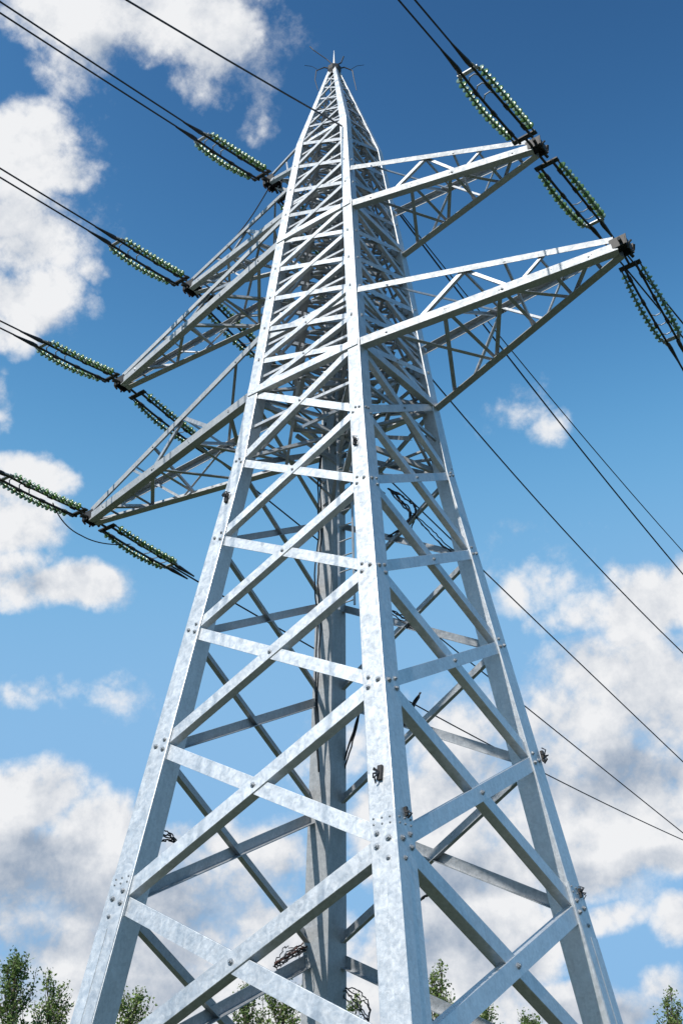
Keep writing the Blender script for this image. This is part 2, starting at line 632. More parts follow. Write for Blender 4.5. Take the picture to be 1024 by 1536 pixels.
rnd = random.Random(5)
LOW = [0.27, GZ - 2.5, GZ, GZ + 2.278, GZ + 4.248, GZ + 5.974, GZ + 7.543, GZ + 9.042]
UP1 = [GZ + 9.042 + (12.815 - 9.042) * k / 5 for k in range(1, 6)]
UP2 = [GZ + 12.815 + (15.629 - 12.815) * k / 4 for k in range(1, 5)]
PK = [GZ + 15.629 + 2.45 * k for k in (0.22, 0.42, 0.60, 0.76, 0.89, 1.0)]
LEV = LOW + UP1 + UP2 + PK
rest = MB()
nb = 0
for i in range(len(LEV) - 1):
    z0, z1 = LEV[i], LEV[i + 1]
    zm = (z0 + z1) / 2
    bw = {0: 0.27, 1: 0.25, 2: 0.222, 3: 0.195, 4: 0.172, 5: 0.150, 6: 0.138}.get(i, 0.46 * BF(zm) if i < 16 else 0.36 * BF(zm))
    tb = max(0.008, bw * 0.07)
    bw0 = bw
    for k in range(4):
        bw = bw0 * (1.0 if k < 2 else 0.78)
        c0, c1 = ORDER[k], ORDER[(k + 1) % 4]
        n = face_normal(c0, c1, zm)
        tl = TL(zm)
        off = 0.16 * bw * (1 if i < 8 else 0.3)
        up0, up1 = node(c0, c1, z0 + off, 0.52, tl + 0.003, zm), node(c1, c0, z1 - off, 0.52, tl + 0.003, zm)
        dn0, dn1 = node(c0, c1, z1 - off, 0.52, tl + tb + 0.006, zm), node(c1, c0, z0 + off, 0.52, tl + tb + 0.006, zm)
        # which family lies outside, and which edge carries the turned flange
        if k == 0:
            spec = ((up0, up1, True), (dn0, dn1, False))
        elif k == 1:
            spec = ((up0, up1, False), (dn0, dn1, True))
        else:
            spec = ((up0, up1, True), (dn0, dn1, True))
        for (p, q, low) in spec:
            if nb < 96:
                mb = MB()
                angle_bar(mb, p, q, n, bw, bw * 0.7, tb, low)
                br = mb.build('diagonal_brace', M_ZINC if k in (0, 1) else M_ZINCD, tower)  # rear faces get the darker zinc in place of deeper shade
                nb += 1
            else:
                angle_bar(rest, p, q, n, bw, bw * 0.8, tb, low)
        if nb <= 96 and 0 < i < 9 and k in (0, 1):
            # bolt through the crossing
            den = None
            A0, A1, B0, B1 = spec[0][0], spec[0][1], spec[1][0], spec[1][1]
            u1, u2 = (A1 - A0), (B1 - B0)
            w0 = A0 - B0
            a_, b_, c_, d_, e_ = u1.dot(u1), u1.dot(u2), u2.dot(u2), u1.dot(w0), u2.dot(w0)
            sc_ = (b_ * e_ - c_ * d_) / (a_ * c_ - b_ * b_)
            bolt(A0 + u1 * sc_ + n * 0.002, n, bw0 * 2.9, br)
        # bolts on the leg flanges at the two feet and heads of each brace
        if k in (0, 1) and 0 < i < 15:
            sz = min(0.68, bw0 * 2.9) if i < 7 else bw0 * 3.2
            for (leg, oth, zz_, away) in ((c0, c1, z0, (up1 - up0)), (c1, c0, z1, (up0 - up1)), (c0, c1, z1, (dn1 - dn0)), (c1, c0, z0, (dn0 - dn1))):
                dd = away.normalized()
                zc = zz_ + (off if zz_ == z0 else -off)
                for m_ in ((0.30, 0.74) if i < 6 else (0.55,)):
                    C = node(leg, oth, zc, 0.0, 0.0, zm)
                    a = unit(corner(leg, zc), corner(oth, zc))
                    p = C + a * BF(zc) * m_
                    p = p + Vector((0, 0, 1)) * (dd.z / max(0.2, abs(dd.dot(a)))) * BF(zc) * (m_ - 0.5)
                    # keep it on the flange plane
                    p = p - n * (p - C).dot(n) + n * (0.001 if zc > GZ + 0.35 else (0.009 if zc > GZ - 0.42 or m_ > 0.5 else 0.015))
                    bolt(p, n, sz, LEG[leg])
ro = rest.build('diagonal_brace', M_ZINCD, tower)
ro['kind'] = 'stuff'

# rows of small bolts at the splice on the three visible legs
for (leg, oths) in (('F', 'LR'), ('L', 'F'), ('R', 'F')):
    for oth in oths:
        for dz in (-0.26, 0.19, 0.27):
            for k_ in ((0.2, 0.5, 0.82) if dz > 0 else (0.36,)):
                z = GZ + dz + 0.02 * k_
                n = face_normal(leg, oth, GZ)
                a = unit(corner(leg, z), corner(oth, z))
                p = corner(leg, z) + a * BF(z) * k_ + n * 0.009
                bolt(p, n, 0.26 if dz > 0 else 0.55, LEG[leg])


# horizontals at the arm levels and the top frame
def strut(c0, c1, z, bw, low=True, name='horizontal_strut', out=0.0, m=None):
    mb = MB()
    n = face_normal(c0, c1, z)
    tb = bw * 0.07
    dp = TL(z) + 0.003 - out
    angle_bar(mb, node(c0, c1, z, 0.1, dp, z), node(c1, c0, z, 0.1, dp, z), n, bw, bw * 0.8, tb, low)
    return mb.build(name, m or M_ZINC, tower)


ZA = [GZ + 9.06, GZ + 10.36, GZ + 12.83, GZ + 13.85, GZ + 15.64]
for z in ZA:
    for k in range(4):
        strut(ORDER[k], ORDER[(k + 1) % 4], z, 0.62 * BF(z), out=TL(z) + 0.62 * BF(z) * 0.07 + 0.012 if z in (ZA[0], ZA[2]) and k < 2 else -0.045)
for z in (LEV[5], LEV[7], LEV[9], LEV[11], LEV[13], LEV[15]):
    pass
# plan bracing inside the shaft
for z in LOW[6:] + UP1 + UP2 + PK[:2]:
    bw = 0.36 * BF(z)
    for (a, b_) in (('L', 'R'), ('F', 'B')):
        mb = MB()
        zz_ = z - 0.05 if a == 'L' else z - 0.05 - bw * 0.1
        p, q = corner(a, zz_), corner(b_, zz_)
        angle_bar(mb, p + (q - p) * 0.06, q + (p - q) * 0.06, Vector((0, 0, -1)), bw, bw * 0.7, bw * 0.08)
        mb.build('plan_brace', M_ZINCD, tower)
    if z > GZ + 8:
        mid = [(corner(ORDER[k], z - 0.12) + corner(ORDER[(k + 1) % 4], z - 0.12)) * 0.47 for k in range(4)]
        for m_ in mid:
            m_.z = z - 0.12 - bw * 0.2
        for k in range(4):
            mb = MB()
            angle_bar(mb, mid[k], mid[(k + 1) % 4], Vector((0, 0, -1)), bw * 0.8, bw * 0.6, bw * 0.08)
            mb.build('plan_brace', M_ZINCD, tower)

# hip braces through the middle of the upper shaft
mb = MB()
UPL = [LOW[6], LOW[7]] + UP1 + UP2 + PK[:3]
for i in range(len(UPL) - 1):
    z0, z1 = UPL[i], UPL[i + 1]
    bw = 0.34 * BF(z0)
    for (a, b_) in (('L', 'R'), ('R', 'L'), ('F', 'B'), ('B', 'F')):
        p, q = corner(a, z0 + 0.02), corner(b_, z1 - 0.04)
        off = Vector((0.03, -0.02, 0)) * (1 if a in 'LF' else -1)
        angle_bar(mb, p + (q - p) * 0.08 + off, q + (p - q) * 0.08 + off, (corner(a, z0) - corner(b_, z0)).cross(Vector((0, 0, 1))), bw, bw * 0.7, bw * 0.09)
    for k in range(4):
        c0, c1 = ORDER[k], ORDER[(k + 1) % 4]
        m0 = (corner(c0, z0) + corner(c1, z0)) * 0.5
        m1 = (corner(ORDER[(k + 2) % 4], z1) + corner(c1, z1)) * 0.5
        m0.z, m1.z = z0 + 0.1, z1 - 0.1
        n_ = Vector((0, 0, 1)).cross(m1 - m0)
        angle_bar(mb, m0 + (m1 - m0) * 0.06, m1 + (m0 - m1) * 0.06, n_, bw * 0.8, bw * 0.6, bw * 0.08)
for i in range(len(UPL) - 1):
    z0, z1 = UPL[i], UPL[i + 1]
    zq = (z0 + z1) / 2
    bw = 0.24 * BF(zq)
    for k in range(4):
        c0, c1 = ORDER[k], ORDER[(k + 1) % 4]
        n = face_normal(c0, c1, zq)
        dp = TL(zq) + bw * 0.9
        mid = (node(c0, c1, zq, 0.5, dp) + node(c1, c0, zq, 0.5, dp)) * 0.5
        for (cc, oo) in ((c0, c1), (c1, c0)):
            angle_bar(mb, mid, node(cc, oo, zq - 0.02, 0.3, dp), n, bw, bw * 0.7, bw * 0.1)
            angle_bar(mb, mid, node(cc, oo, z0 + (z1 - z0) * 0.2, 0.3, dp + 0.02) - n * 0.25, n, bw, bw * 0.7, bw * 0.1)
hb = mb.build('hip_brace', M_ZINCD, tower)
hb['kind'] = 'stuff'

# central climbing ladder in the upper shaft
mb = MB()
for sx in (-0.16, 0.16):
    mb.tube([(-0.2 + sx, 0.25, GZ + 5.0), (-0.08 + sx * 0.7, 0.08, GZ + 16.6)], 0.022, 6)
for k in range(38):
    z = GZ + 5.1 + k * 0.3
    f = k * 0.3 / 11.6
    mb.tube([(-0.36 + 0.17 * f, 0.25 - 0.17 * f, z), (-0.04 - 0.03 * f, 0.25 - 0.17 * f, z)], 0.013, 5)
mb.build('ladder', M_ZINCD, tower)

# peak: dark cap, spike and stub aerials
TOP = (corner('L', ZL[6]) + corner('R', ZL[6])) / 2
mb = MB()
mb.loft([[TOP + Vector((0.125 * s_ * math.cos(k * math.pi / 4 + .39), 0.125 * s_ * math.sin(k * math.pi / 4 + .39), dz)) for k in range(8)] for s_, dz in ((0.9, -0.22), (1.25, -0.10), (1.25, 0.02), (0.6, 0.10))])
cap = mb.build('peak_cap', M_DARK, tower)
mb = MB()
mb.tube([TOP + Vector((0, 0, 0.05)), TOP + Vector((0, 0, 0.35)), TOP + Vector((0.0, 0, 0.62))], [0.04, 0.022, 0.006], 8)
mb.build('lightning_spike', M_ZINCD, tower)
mb = MB()
mb.tube([TOP + Vector((0, 0, 0.1)), TOP + Vector((-0.14, -0.1, 0.34)), TOP + Vector((-0.36, -0.3, 0.62)), TOP + Vector((-0.42, -0.34, 0.74))], 0.011, 5)
mb.tube([TOP + Vector((0, 0, 0.1)), TOP + Vector((0.12, 0.1, 0.22)), TOP + Vector((0.17, 0.13, 0.42))], 0.016, 5)
mb.build('stub_aerial', M_DARK, tower)
for s_ in (-1, 1):
    mb = MB()
    d = Vector((CR.x, CR.y, 0)).normalized() * s_
    mb.tube([TOP + Vector((0, 0, -0.02)), TOP + d * 0.22 + Vector((0, 0, 0.06)), TOP + d * 0.40 + Vector((0, 0, -0.05)), TOP + d * 0.43 + Vector((0, 0, -0.35)), TOP + d * (0.42 + 0.06 * s_) + Vector((0, 0, -0.7))], [0.02, 0.016, 0.013, 0.010, 0.007], 5)
    mb.tube([TOP + d * 0.38 + Vector((0, 0, 0.0)), TOP + d * 0.50 + Vector((0, 0, 0.10)), TOP + d * 0.66 + Vector((0, 0, 0.13))], 0.007, 4)
    mb.build('earthing_lead', M_DARK, tower)


# ------------------------------------------------------------------ crossarms
def cross_arm(ca, cb, zb, zt, tip, cw, lac=5, small=False):
    """four chords from the legs ca, cb to the tip, laced on every side"""
    arm = bpy.data.objects.new('cross_arm', None)
    arm.empty_display_size = 0.2
    COL.objects.link(arm)
    arm.parent = tower
    tip = Vector(tip)
    out = Vector((1 if tip.x > 0 else -1, 0, 0))
    side = unit(corner(ca, zb), corner(cb, zb))
    hw = 0.13
    A = {}
    for c, s_ in ((ca, -1), (cb, 1)):
        base = corner(c, zb) + out * 0.012 - side * s_ * BF(zb) * 0.1
        top = corner(c, zt) + out * 0.012 - side * s_ * BF(zt) * 0.1
        te = tip + side * s_ * hw
        tt = te + Vector((0, 0, 0.16)) - out * 0.05
        A[c] = (base, top, te, tt)
        for (p, q, w_, low) in ((base, te, cw, True), (top, tt, cw * 0.72, False)):
            mb = MB()
            angle_bar(mb, p, q, side * s_, w_, w_ * 0.95, w_ * 0.08, low)
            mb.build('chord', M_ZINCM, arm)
    # lacing
    Ba, Ta, ea, ta = A[ca]
    Bb, Tb, eb, tb_ = A[cb]
    lw = cw * 0.45
    def bar(p, q, n, w_=lw):
        mb = MB()
        angle_bar(mb, p, q, n, w_, w_ * 0.8, w_ * 0.1)
        mb.build('lacing_bar', M_ZINCD, arm)
    dn = Vector((0, 0, -0.02))
    UPV, DNV = Vector((0, 0, 1)), Vector((0, 0, -1))
    bot = [0.10, 0.34, 0.56, 0.75, 0.90] if not small else [0.2, 0.6]
    # floor of the arm: posts square to the axis with one diagonal per bay, crossed in the first
    for q in range(len(bot) - 1):
        a0, a1, b0, b1 = Ba.lerp(ea, bot[q]), Ba.lerp(ea, bot[q + 1]), Bb.lerp(eb, bot[q]), Bb.lerp(eb, bot[q + 1])
        if q % 2 == 0:
            bar(a0 + dn, b1 + dn, DNV)
        else:
            bar(b0 + dn, a1 + dn, DNV)
        if q == 0 and not small:
            bar(b0 + dn * 2, a1 + dn * 2, DNV)
        bar(a1 - dn, b1 - dn, DNV, lw * 0.9)
    # sides: a long raker and a short return on each, with a hanger further out
    for (P0, P1, Q0, Q1, s_) in ((Ba, ea, Ta, ta, -1), (Bb, eb, Tb, tb_, 1)):
        n_ = side * s_
        i_ = n_ * -0.035
        bar(P0.lerp(P1, 0.22) + i_, Q0.lerp(Q1, 0.43) + i_, n_, lw * 1.05)
        if not small:
            bar(Q0.lerp(Q1, 0.44) + i_ * 1.6, P0.lerp(P1, 0.60) + i_ * 1.6, n_, lw * 0.8)
            bar(P0.lerp(P1, 0.62) + i_, Q0.lerp(Q1, 0.74) + i_, n_, lw * 0.7)
    if not small:
        bar(Ta.lerp(ta, 0.43), Tb.lerp(tb_, 0.43), UPV, lw * 0.8)
        bar(Ta.lerp(ta, 0.72), Tb.lerp(tb_, 0.72), UPV, lw * 0.7)
        bar(Ta.lerp(ta, 0.12) - UPV * 0.02, Tb.lerp(tb_, 0.43) - UPV * 0.02, UPV, lw * 0.7)
        # inner sway frames between floor and roof
        bar(Ba.lerp(ea, 0.34), Tb.lerp(tb_, 0.40), side.cross(UPV), lw * 0.7)
        bar(Bb.lerp(eb, 0.56) - out * 0.03, Ta.lerp(ta, 0.60), side.cross(UPV), lw * 0.7)
    # tip plates
    mb = MB()
    zc = Vector((0, 0, 1))
    mb.box(tip + out * 0.02 + zc * 0.08, out * 0.13, side * (hw + 0.015), zc * 0.010)
    for s_ in (-1, 1):
        mb.box(tip + out * 0.03 + side * s_ * (hw + 0.012) + zc * 0.06, out * 0.15, side * 0.008, zc * 0.10)
    mb.box(tip + out * 0.15 + zc * 0.04, out * 0.010, side * (hw + 0.03), zc * 0.08)
    pl = mb.build('tip_plate', M_DARK, arm)
    for s_ in (-1, 1):
        mb = MB()
        mb.tube([tip + out * 0.08 + side * s_ * (hw + 0.03) + zc * 0.03, tip + out * 0.1 + side * s_ * (hw + 0.14) + zc * 0.0], 0.03, 8)
        mb.build('hinge_pin', M_DARK, pl)
        mb = MB()
        mb.tube([tip + out * 0.16 + side * s_ * 0.06 - zc * 0.08, tip + out * 0.19 + side * s_ * 0.1 - zc * 0.02, tip + out * 0.22 + side * s_ * 0.06 + zc * 0.05], 0.02, 7)
        mb.build('shackle', M_RUST if tip.x < 0 else M_DARK, pl)
    return arm


TIP = {'A': (-1.81, 0, GZ + 15.74), 'B': (-4.07, 0, GZ + 13.93), 'C': (-6.02, 0, GZ + 12.2), 'D': (-6.59, 0, GZ + 8.93),
       'E': (4.38, 0, GZ + 12.68), 'F': (5.61, 0, GZ + 9.58)}
cross_arm('F', 'R', GZ + 9.06, GZ + 10.36, TIP['F'], 0.165, 6)
cross_arm('F', 'R', GZ + 12.78, GZ + 13.87, TIP['E'], 0.145, 5)
cross_arm('L', 'B', GZ + 9.02, GZ + 10.40, TIP['D'], 0.17, 6)
cross_arm('L', 'B', GZ + 12.78, GZ + 13.45, TIP['C'], 0.15, 6)
cross_arm('L', 'B', GZ + 13.62, GZ + 14.35, TIP['B'], 0.125, 4)
cross_arm('L', 'B', GZ + 14.95, GZ + 15.55, TIP['A'], 0.09, 2, small=True)

# ------------------------------------------------------------------ insulator sets
SETLEN = 2.42
SEP = 0.125


def disc_profile():
    return [(-0.044, 0.014), (-0.040, 0.030), (-0.012, 0.032), (-0.006, 0.046), (0.003, 0.072), (0.012, 0.078), (0.020, 0.074), (0.024, 0.050), (0.028, 0.024), (0.042, 0.013)]


def make_set():
    root = empty('insulator_set')
    # local frame: x runs out along the line, y is sideways, z up
    mb = MB()
    X, Y, Zv = Vector((1, 0, 0)), Vector((0, 1, 0)), Vector((0, 0, 1))
    mb.box((0.28, 0, 0), X * 0.05, Y * (SEP + 0.11), Zv * 0.014)
    mb.tube([(0.02, 0, 0), (0.25, 0, 0)], 0.026, 8)
    mb.build('yoke_plate', M_DARK, root)
    mb = MB()
    mb.box((SETLEN - 0.22, 0, 0), X * 0.04, Y * (SEP + 0.07), Zv * 0.012)
    for s_ in (-1, 1):
        mb.tube([(SETLEN - 0.32, s_ * (SEP + 0.06), 0), (SETLEN - 0.12, s_ * (SEP + 0.02), 0.0), (SETLEN - 0.05, s_ * SEP * 0.9, 0.01)], 0.02, 6)
    mb.build('line_yoke', M_ZINCD, root)
    for s_ in (-1, 1):
        y = SEP * s_
        mb = MB()
        mb.tube([(0.22, y * 1.0, -0.02), (0.9, y, -0.035), (1.7, y * 0.95, -0.03), (SETLEN - 0.1, y * 0.86, 0)], [0.026, 0.026, 0.025, 0.025], 8)
        for xx in (0.55, 1.15, 1.75):
            mb.tube([(xx - 0.06, y, -0.034), (xx + 0.06, y, -0.034)], 0.040, 8)
        mb.build('strain_rod', M_DARK, root, True)
        mb = MB()
        mb.tube([(SETLEN - 0.14, y * 0.86, 0), (SETLEN - 0.02, y * 0.84, 0), (SETLEN + 0.16, y * 0.82, 0), (SETLEN + 0.46, y * 0.80, 0)], [0.040, 0.046, 0.034, 0.018], 8)
        mb.build('dead_end_clamp', M_WIRE, root, True)
        st = bpy.data.objects.new('disc_string', None)
        st.empty_display_size = 0.1
        COL.objects.link(st)
        st.parent = root
        # thin ties that carry the string at both ends
        mb = MB()
        def pos(k):
            f = k / 15.0
            return Vector((0.46 + 1.66 * f, s_ * (SEP + 0.085 + 0.030 * math.sin(math.pi * f)), -0.05 * math.sin(math.pi * f)))
        mb.tube([(0.28, s_ * (SEP + 0.08), 0)] + [pos(k) for k in range(16)] + [(SETLEN - 0.24, s_ * (SEP + 0.06), 0)], 0.017, 6)
        mb.build('pin', M_CAP, st)
        for k in range(16):
            if s_ == -1 and k == 0:
                mb = MB(); mb.lathe(disc_profile(), 12)
                PROTO['green'] = mb.build('glass_disc', M_GREEN, st, True)
                o = PROTO['green']
            elif s_ == -1 and k == 1:
                mb = MB(); mb.lathe([(x, r * 0.84) for x, r in disc_profile()], 12)
                PROTO['clear'] = mb.build('glass_disc', M_CLEAR, st, True)
                o = PROTO['clear']
            else:
                o = PROTO['green' if k % 2 == 0 else 'clear'].copy()
                COL.objects.link(o)
                o.parent = st
            p = pos(k)
            tdir = (pos(min(15, k + 1)) - pos(max(0, k - 1))).normalized()
            o.location = p
            o.rotation_mode = 'QUATERNION'
            o.rotation_quaternion = tdir.to_track_quat('X', 'Z')
    # small bleached spacer loops between the two sides
    for xx in (1.5, 1.75, 2.0):
        mb = MB()
        mb.tube([(xx, -SEP * 0.9, 0.0), (xx + 0.06, -SEP * 0.4, 0.03), (xx + 0.07, SEP * 0.4, 0.03), (xx, SEP * 0.9, 0.0)], 0.013, 6)
        mb.build('spacer', M_ZINCD, root)
    return root


PROTO = {}
proto = None
WIRES = {  # tip, direction of Y, slope, curvature
    'A-': (-0.25, 0.0012), 'B-': (-0.152, 0.0008), 'C-': (-0.152, 0.0012), 'D-': (-0.055, 0.0006), 'E-': (-0.058, 0.0008),
    'A+': (-0.300, 0.0052), 'B+': (-0.168, 0.0003), 'C+': (-0.120, 0.0), 'D+': (-0.045, 0.0014), 'E+': (0.012, 0.0004), 'F+': (-0.45, 0.006)}
WHERE = {'A': 'top left bracket', 'B': 'second left arm from the top', 'C': 'third left arm from the top', 'D': 'lowest left arm', 'E': 'upper right arm', 'F': 'lower right arm'}


def wire_pt(key, s, y_off=0.0):
    a, b_ = WIRES[key]
    t_ = Vector(TIP[key[0]])
    sg = -1 if key[1] == '-' else 1
    return Vector((t_.x + y_off, sg * s, t_.z + a * s + b_ * s * s))


def smooth_label(key):
    side = 'running up and left towards the viewer' if key[1] == '-' else 'running down and right behind the pylon'
    return side


for key in WIRES:
    tp = Vector(TIP[key[0]])
    sg = -1 if key[1] == '-' else 1
    sc_ = 0.80 if key == 'F+' else 1.0
    if proto is None:
        proto = make_set()
        o = proto
    else:
        o = copy_tree(proto)
    st_ = tp + Vector((0, sg * 0.13, 0.0))
    d = (wire_pt(key, SETLEN) - st_).normalized()
    o.location = st_
    yv = Vector((0, 0, 1)).cross(d).normalized()
    zv = d.cross(yv)
    o.rotation_mode = 'QUATERNION'
    o.rotation_quaternion = Matrix(((d.x, yv.x, zv.x), (d.y, yv.y, zv.y), (d.z, yv.z, zv.z))).to_quaternion()
    o.scale = (sc_, sc_, sc_)
    tag(o, 'green glass insulators on the %s, stretching %s' % (WHERE[key[0]], 'up' + ('left' if 0 else ' left') if sg < 0 else 'down right'), 'insulator', 'green glass insulator strings on the arm tips')
    # conductors
    twin = key in ('A-', 'B-', 'C-', 'D-', 'E-', 'E+', 'F+')
    far = 34 if sg < 0 else 95
    for yo in ((-SEP * 0.8, SEP * 0.8) if twin else (0.0,)):
        mb = MB()
        s0 = SETLEN * sc_ + 0.1
        smax = far
        pts = []
        for k in range(49):
            s = s0 + (smax - s0) * (k / 48) ** 1.5
            p = wire_pt(key, s, yo * (sc_ if s < 5 else 1))
            p.z = max(p.z, 3.5)
            if key == 'F+' and s > 30:
                break
            pts.append(p)
        if not twin:
            pts.insert(0, o.location + d * (SETLEN - 0.2) * sc_)
        mb.tube(pts, 0.017 if sg < 0 else 0.019, 6)
        w_ = mb.build('conductor_wire', M_WIRE, None, True)
        up = 'upper' if ((yo > 0) == (key[0] in 'ABCD' or True)) else 'lower'
        tag(w_, ('%s of two wires' % up if twin else 'single wire') + ' from the %s, going %s' % (WHERE[key[0]], 'up left' if sg < 0 else 'down right'), 'wire', 'power line wires')

# jumper loops hanging under the arm tips
for key in 'D':
    t_ = Vector(TIP[key])
    out = 1 if t_.x > 0 else -1
    mb = MB()
    pts = []
    L_ = 1.1
    for k in range(25):
        f = k / 24 * 2 - 1
        y = f * L_
        zz_ = t_.z + (WIRES.get(key + ('-' if f < 0 else '+'), (-0.3, 0))[0]) * abs(y) - 0.05 - 0.22 * (1 - f * f)
        pts.append((t_.x + out * (0.32 * (1 - f * f)) , y, zz_))
    if key == 'F':
        pts = [p for p in pts if p[1] > -0.3]
        pts = [(p[0], p[1], p[2]) for p in pts if p[1] < 1.3]
    mb.tube(pts, 0.013, 6)
    tag(mb.build('jumper_wire', M_WIRE, None, True), 'slack dark jumper looping past the tip of the %s' % WHERE[key], 'wire')


# shield wires at the top
def at_x(u, v, x):
    d = ray(u, v)
    return CAM + d * ((x - CAM.x) / d.x)


mb = MB()
hit = corner('F', GZ + 15.3) + Vector((-0.1, -0.02, 0))
p1, p2 = at_x(345, 97, hit.x), at_x(190, 0, hit.x)
dv = (p2 - hit)
mb.tube([hit] + [hit + dv * k + Vector((0, 0, 0.10 * k * (k - 1))) for k in (0.3, 0.6, 1, 2, 3, 4)], 0.018, 6)
tag(mb.build('shield_wire', M_WIRE, None, True), 'single dark earth wire from the upper shaft going up left across the clouds', 'wire', 'shield wires at the pylon top')
for (dx, end, lab) in ((0.0, (1024, 862), 'lower'), (0.10, (1024, 828), 'upper')):
    mb = MB()
    hit = corner('R', GZ + 14.2 + dx) + Vector((-0.05, 0.02, 0))
    pts = [hit] + [at_x(u, v, hit.x) for (u, v) in ((765 + dx * 60, 540 - dx * 80), end)]
    s1, s2 = pts[1] - pts[0], pts[2] - pts[0]
    y1, y2 = s1.y, s2.y
    # vertical parabola through the three points
    qb = (s2.z / y2 - s1.z / y1) / (y2 - y1)
    qa = s1.z / y1 - qb * y1
    qb = min(qb, 0.004)
    qa = s2.z / y2 - qb * y2
    mb.tube([hit + Vector((0, y, qa * y + qb * y * y)) for y in [k * k * 0.055 for k in range(0, 37)]], 0.019 - dx * 0.06, 6)
    tag(mb.build('shield_wire', M_WIRE, None, True), '%s thin dark earth wire going down right from the pylon top' % lab, 'wire', 'shield wires at the pylon top')


# ------------------------------------------------------------------ loose cables, clamps and birds-nest tangles on the steel
def on_face(u, v, c0, c1, zg, lift=0.03):
    """point on a tower face seen at u, v"""
    P0 = corner(c0, zg)
    n = face_normal(c0, c1, zg)
    d = ray(u, v)
    t_ = (P0 - CAM).dot(n) / d.dot(n)
    return CAM + d * t_ + n * lift


def cable(name, pts, r, label, cat='cable', m=None, wob=0.0, copies=1, seed=1, group='loose cables on the pylon'):
    mb = MB()
    rn = random.Random(seed)
    for c in range(copies):
        P = []
        j = Vector((rn.uniform(-1, 1), rn.uniform(-1, 1), rn.uniform(-1, 1))) * wob
        for i in range(len(pts) - 1):
            p0, p1 = pts[max(0, i - 1)], pts[i]
            p2, p3 = pts[i + 1], pts[min(len(pts) - 1, i + 2)]
            for k in range(6):
                f = k / 6
                q = 0.5 * ((2 * p1) + (p2 - p0) * f + (2 * p0 - 5 * p1 + 4 * p2 - p3) * f * f + (3 * p1 - p0 - 3 * p2 + p3) * f ** 3)
                P.append(q + j * math.sin(math.pi * (i + f) / (len(pts) - 1)) + Vector((rn.uniform(-1, 1), rn.uniform(-1, 1), rn.uniform(-1, 1))) * wob * 0.18)
        P.append(pts[-1])
        mb.tube(P, r, 5)
    return tag(mb.build(name, m or M_CABLE, None, True), label, cat, group)


fL = lambda u, v, z, lift=0.04: on_face(u, v, 'L', 'F', z, lift)
fB = lambda u, v, z, lift=-0.06: on_face(u, v, 'L', 'B', z, lift)
fR = lambda u, v, z, lift=-0.06: on_face(u, v, 'R', 'B', z, lift)
zc = GZ + 0.9
cable('cable_tangle', [fB(215, 1288, zc), fB(226, 1270, zc), fB(238, 1254, zc), fB(252, 1252, zc), fB(262, 1266, zc)], 0.011, 'tangle of black cable hooked between the left leg and a brace', 'cable', wob=0.10, copies=6, seed=3)
cable('cable_tangle', [fB(502, 1372, GZ), fB(486, 1400, GZ), fB(465, 1416, GZ), fB(440, 1430, GZ), fB(408, 1446, GZ)], 0.012, 'bundle of brown and black cables strung from the rear leg near the bottom', 'cable', M_RUST, wob=0.10, copies=4, seed=4)
cable('cable_tangle', [fB(452, 1424, GZ), fB(436, 1430, GZ), fB(424, 1438, GZ), fB(408, 1448, GZ)], 0.009, 'frayed knot of black cable ends left of the rear leg', 'cable', wob=0.16, copies=9, seed=5)
cable('cable_tangle', [fR(515, 1480, GZ - 1), fR(530, 1495, GZ - 1), fR(545, 1510, GZ - 1), fR(556, 1532, GZ - 1)], 0.011, 'black frayed cable behind the foot of the front leg', 'cable', wob=0.14, copies=5, seed=6)
cable('cable', [fB(470, 640, GZ + 7, -.3), fB(461, 720, GZ + 6, -.3), fB(462, 800, GZ + 5, -.3), fB(456, 880, GZ + 4, -.3), fB(460, 950, GZ + 3, -.3), fB(455, 1040, GZ + 2.4, -.3), fB(458, 1160, GZ + 1.5, -.3)], 0.015, 'black cable running down the left edge of the rear leg', 'cable', wob=0.06, copies=2, seed=7)
cable('cable', [fR(585, 735, GZ + 6), fR(605, 752, GZ + 6), fR(622, 772, GZ + 6), fR(612, 792, GZ + 5.4), fR(584, 806, GZ + 5)], 0.015, 'thick black cables drooping inside the shaft behind the upper right face', 'cable', wob=0.09, copies=5, seed=8)
cable('cable', [fR(622, 772, GZ + 6), fR(645, 795, GZ + 5.5), fR(668, 818, GZ + 5), fR(690, 834, GZ + 5)], 0.011, 'thin black cables trailing towards the right leg above the middle strut', 'cable', wob=0.06, copies=3, seed=9)
cable('cable', [fR(584, 915, GZ + 4), fR(600, 925, GZ + 4), fR(620, 938, GZ + 4), fR(655, 965, GZ + 3.5)], 0.012, 'black cables tied to a rear strut just right of the front leg', 'cable', wob=0.07, copies=4, seed=10)
cable('cable', [fR(545, 1060, GZ + 2), fR(530, 1110, GZ + 1.5), fR(514, 1165, GZ + 1), fR(508, 1210, GZ + .6)], 0.015, 'black cable slanting from the rear leg up to the front leg', 'cable', wob=0.06, copies=3, seed=11)
cable('cable', [fR(633, 1040, GZ + 2.5), fR(618, 1068, GZ + 2), fR(604, 1095, GZ + 2)], 0.015, 'short black cable lying along a rear diagonal right of the front leg', 'cable', wob=0.05, copies=3, seed=12)
cable('cable', [fR(650, 1340, GZ), fR(636, 1348, GZ), fR(625, 1357, GZ)], 0.015, 'stub of black cable low beside the front leg', 'cable', wob=0.05, copies=3, seed=13)
cable('cable', [fR(640, 655, GZ + 7), fR(660, 690, GZ + 6.6), fR(645, 720, GZ + 6.2), fR(680, 705, GZ + 6.4)], 0.012, 'black cable looping inside the shaft near the right leg below the lower arm', 'cable', wob=0.08, copies=3, seed=14)
tA = Vector(TIP['A'])
tB = Vector(TIP['B'])
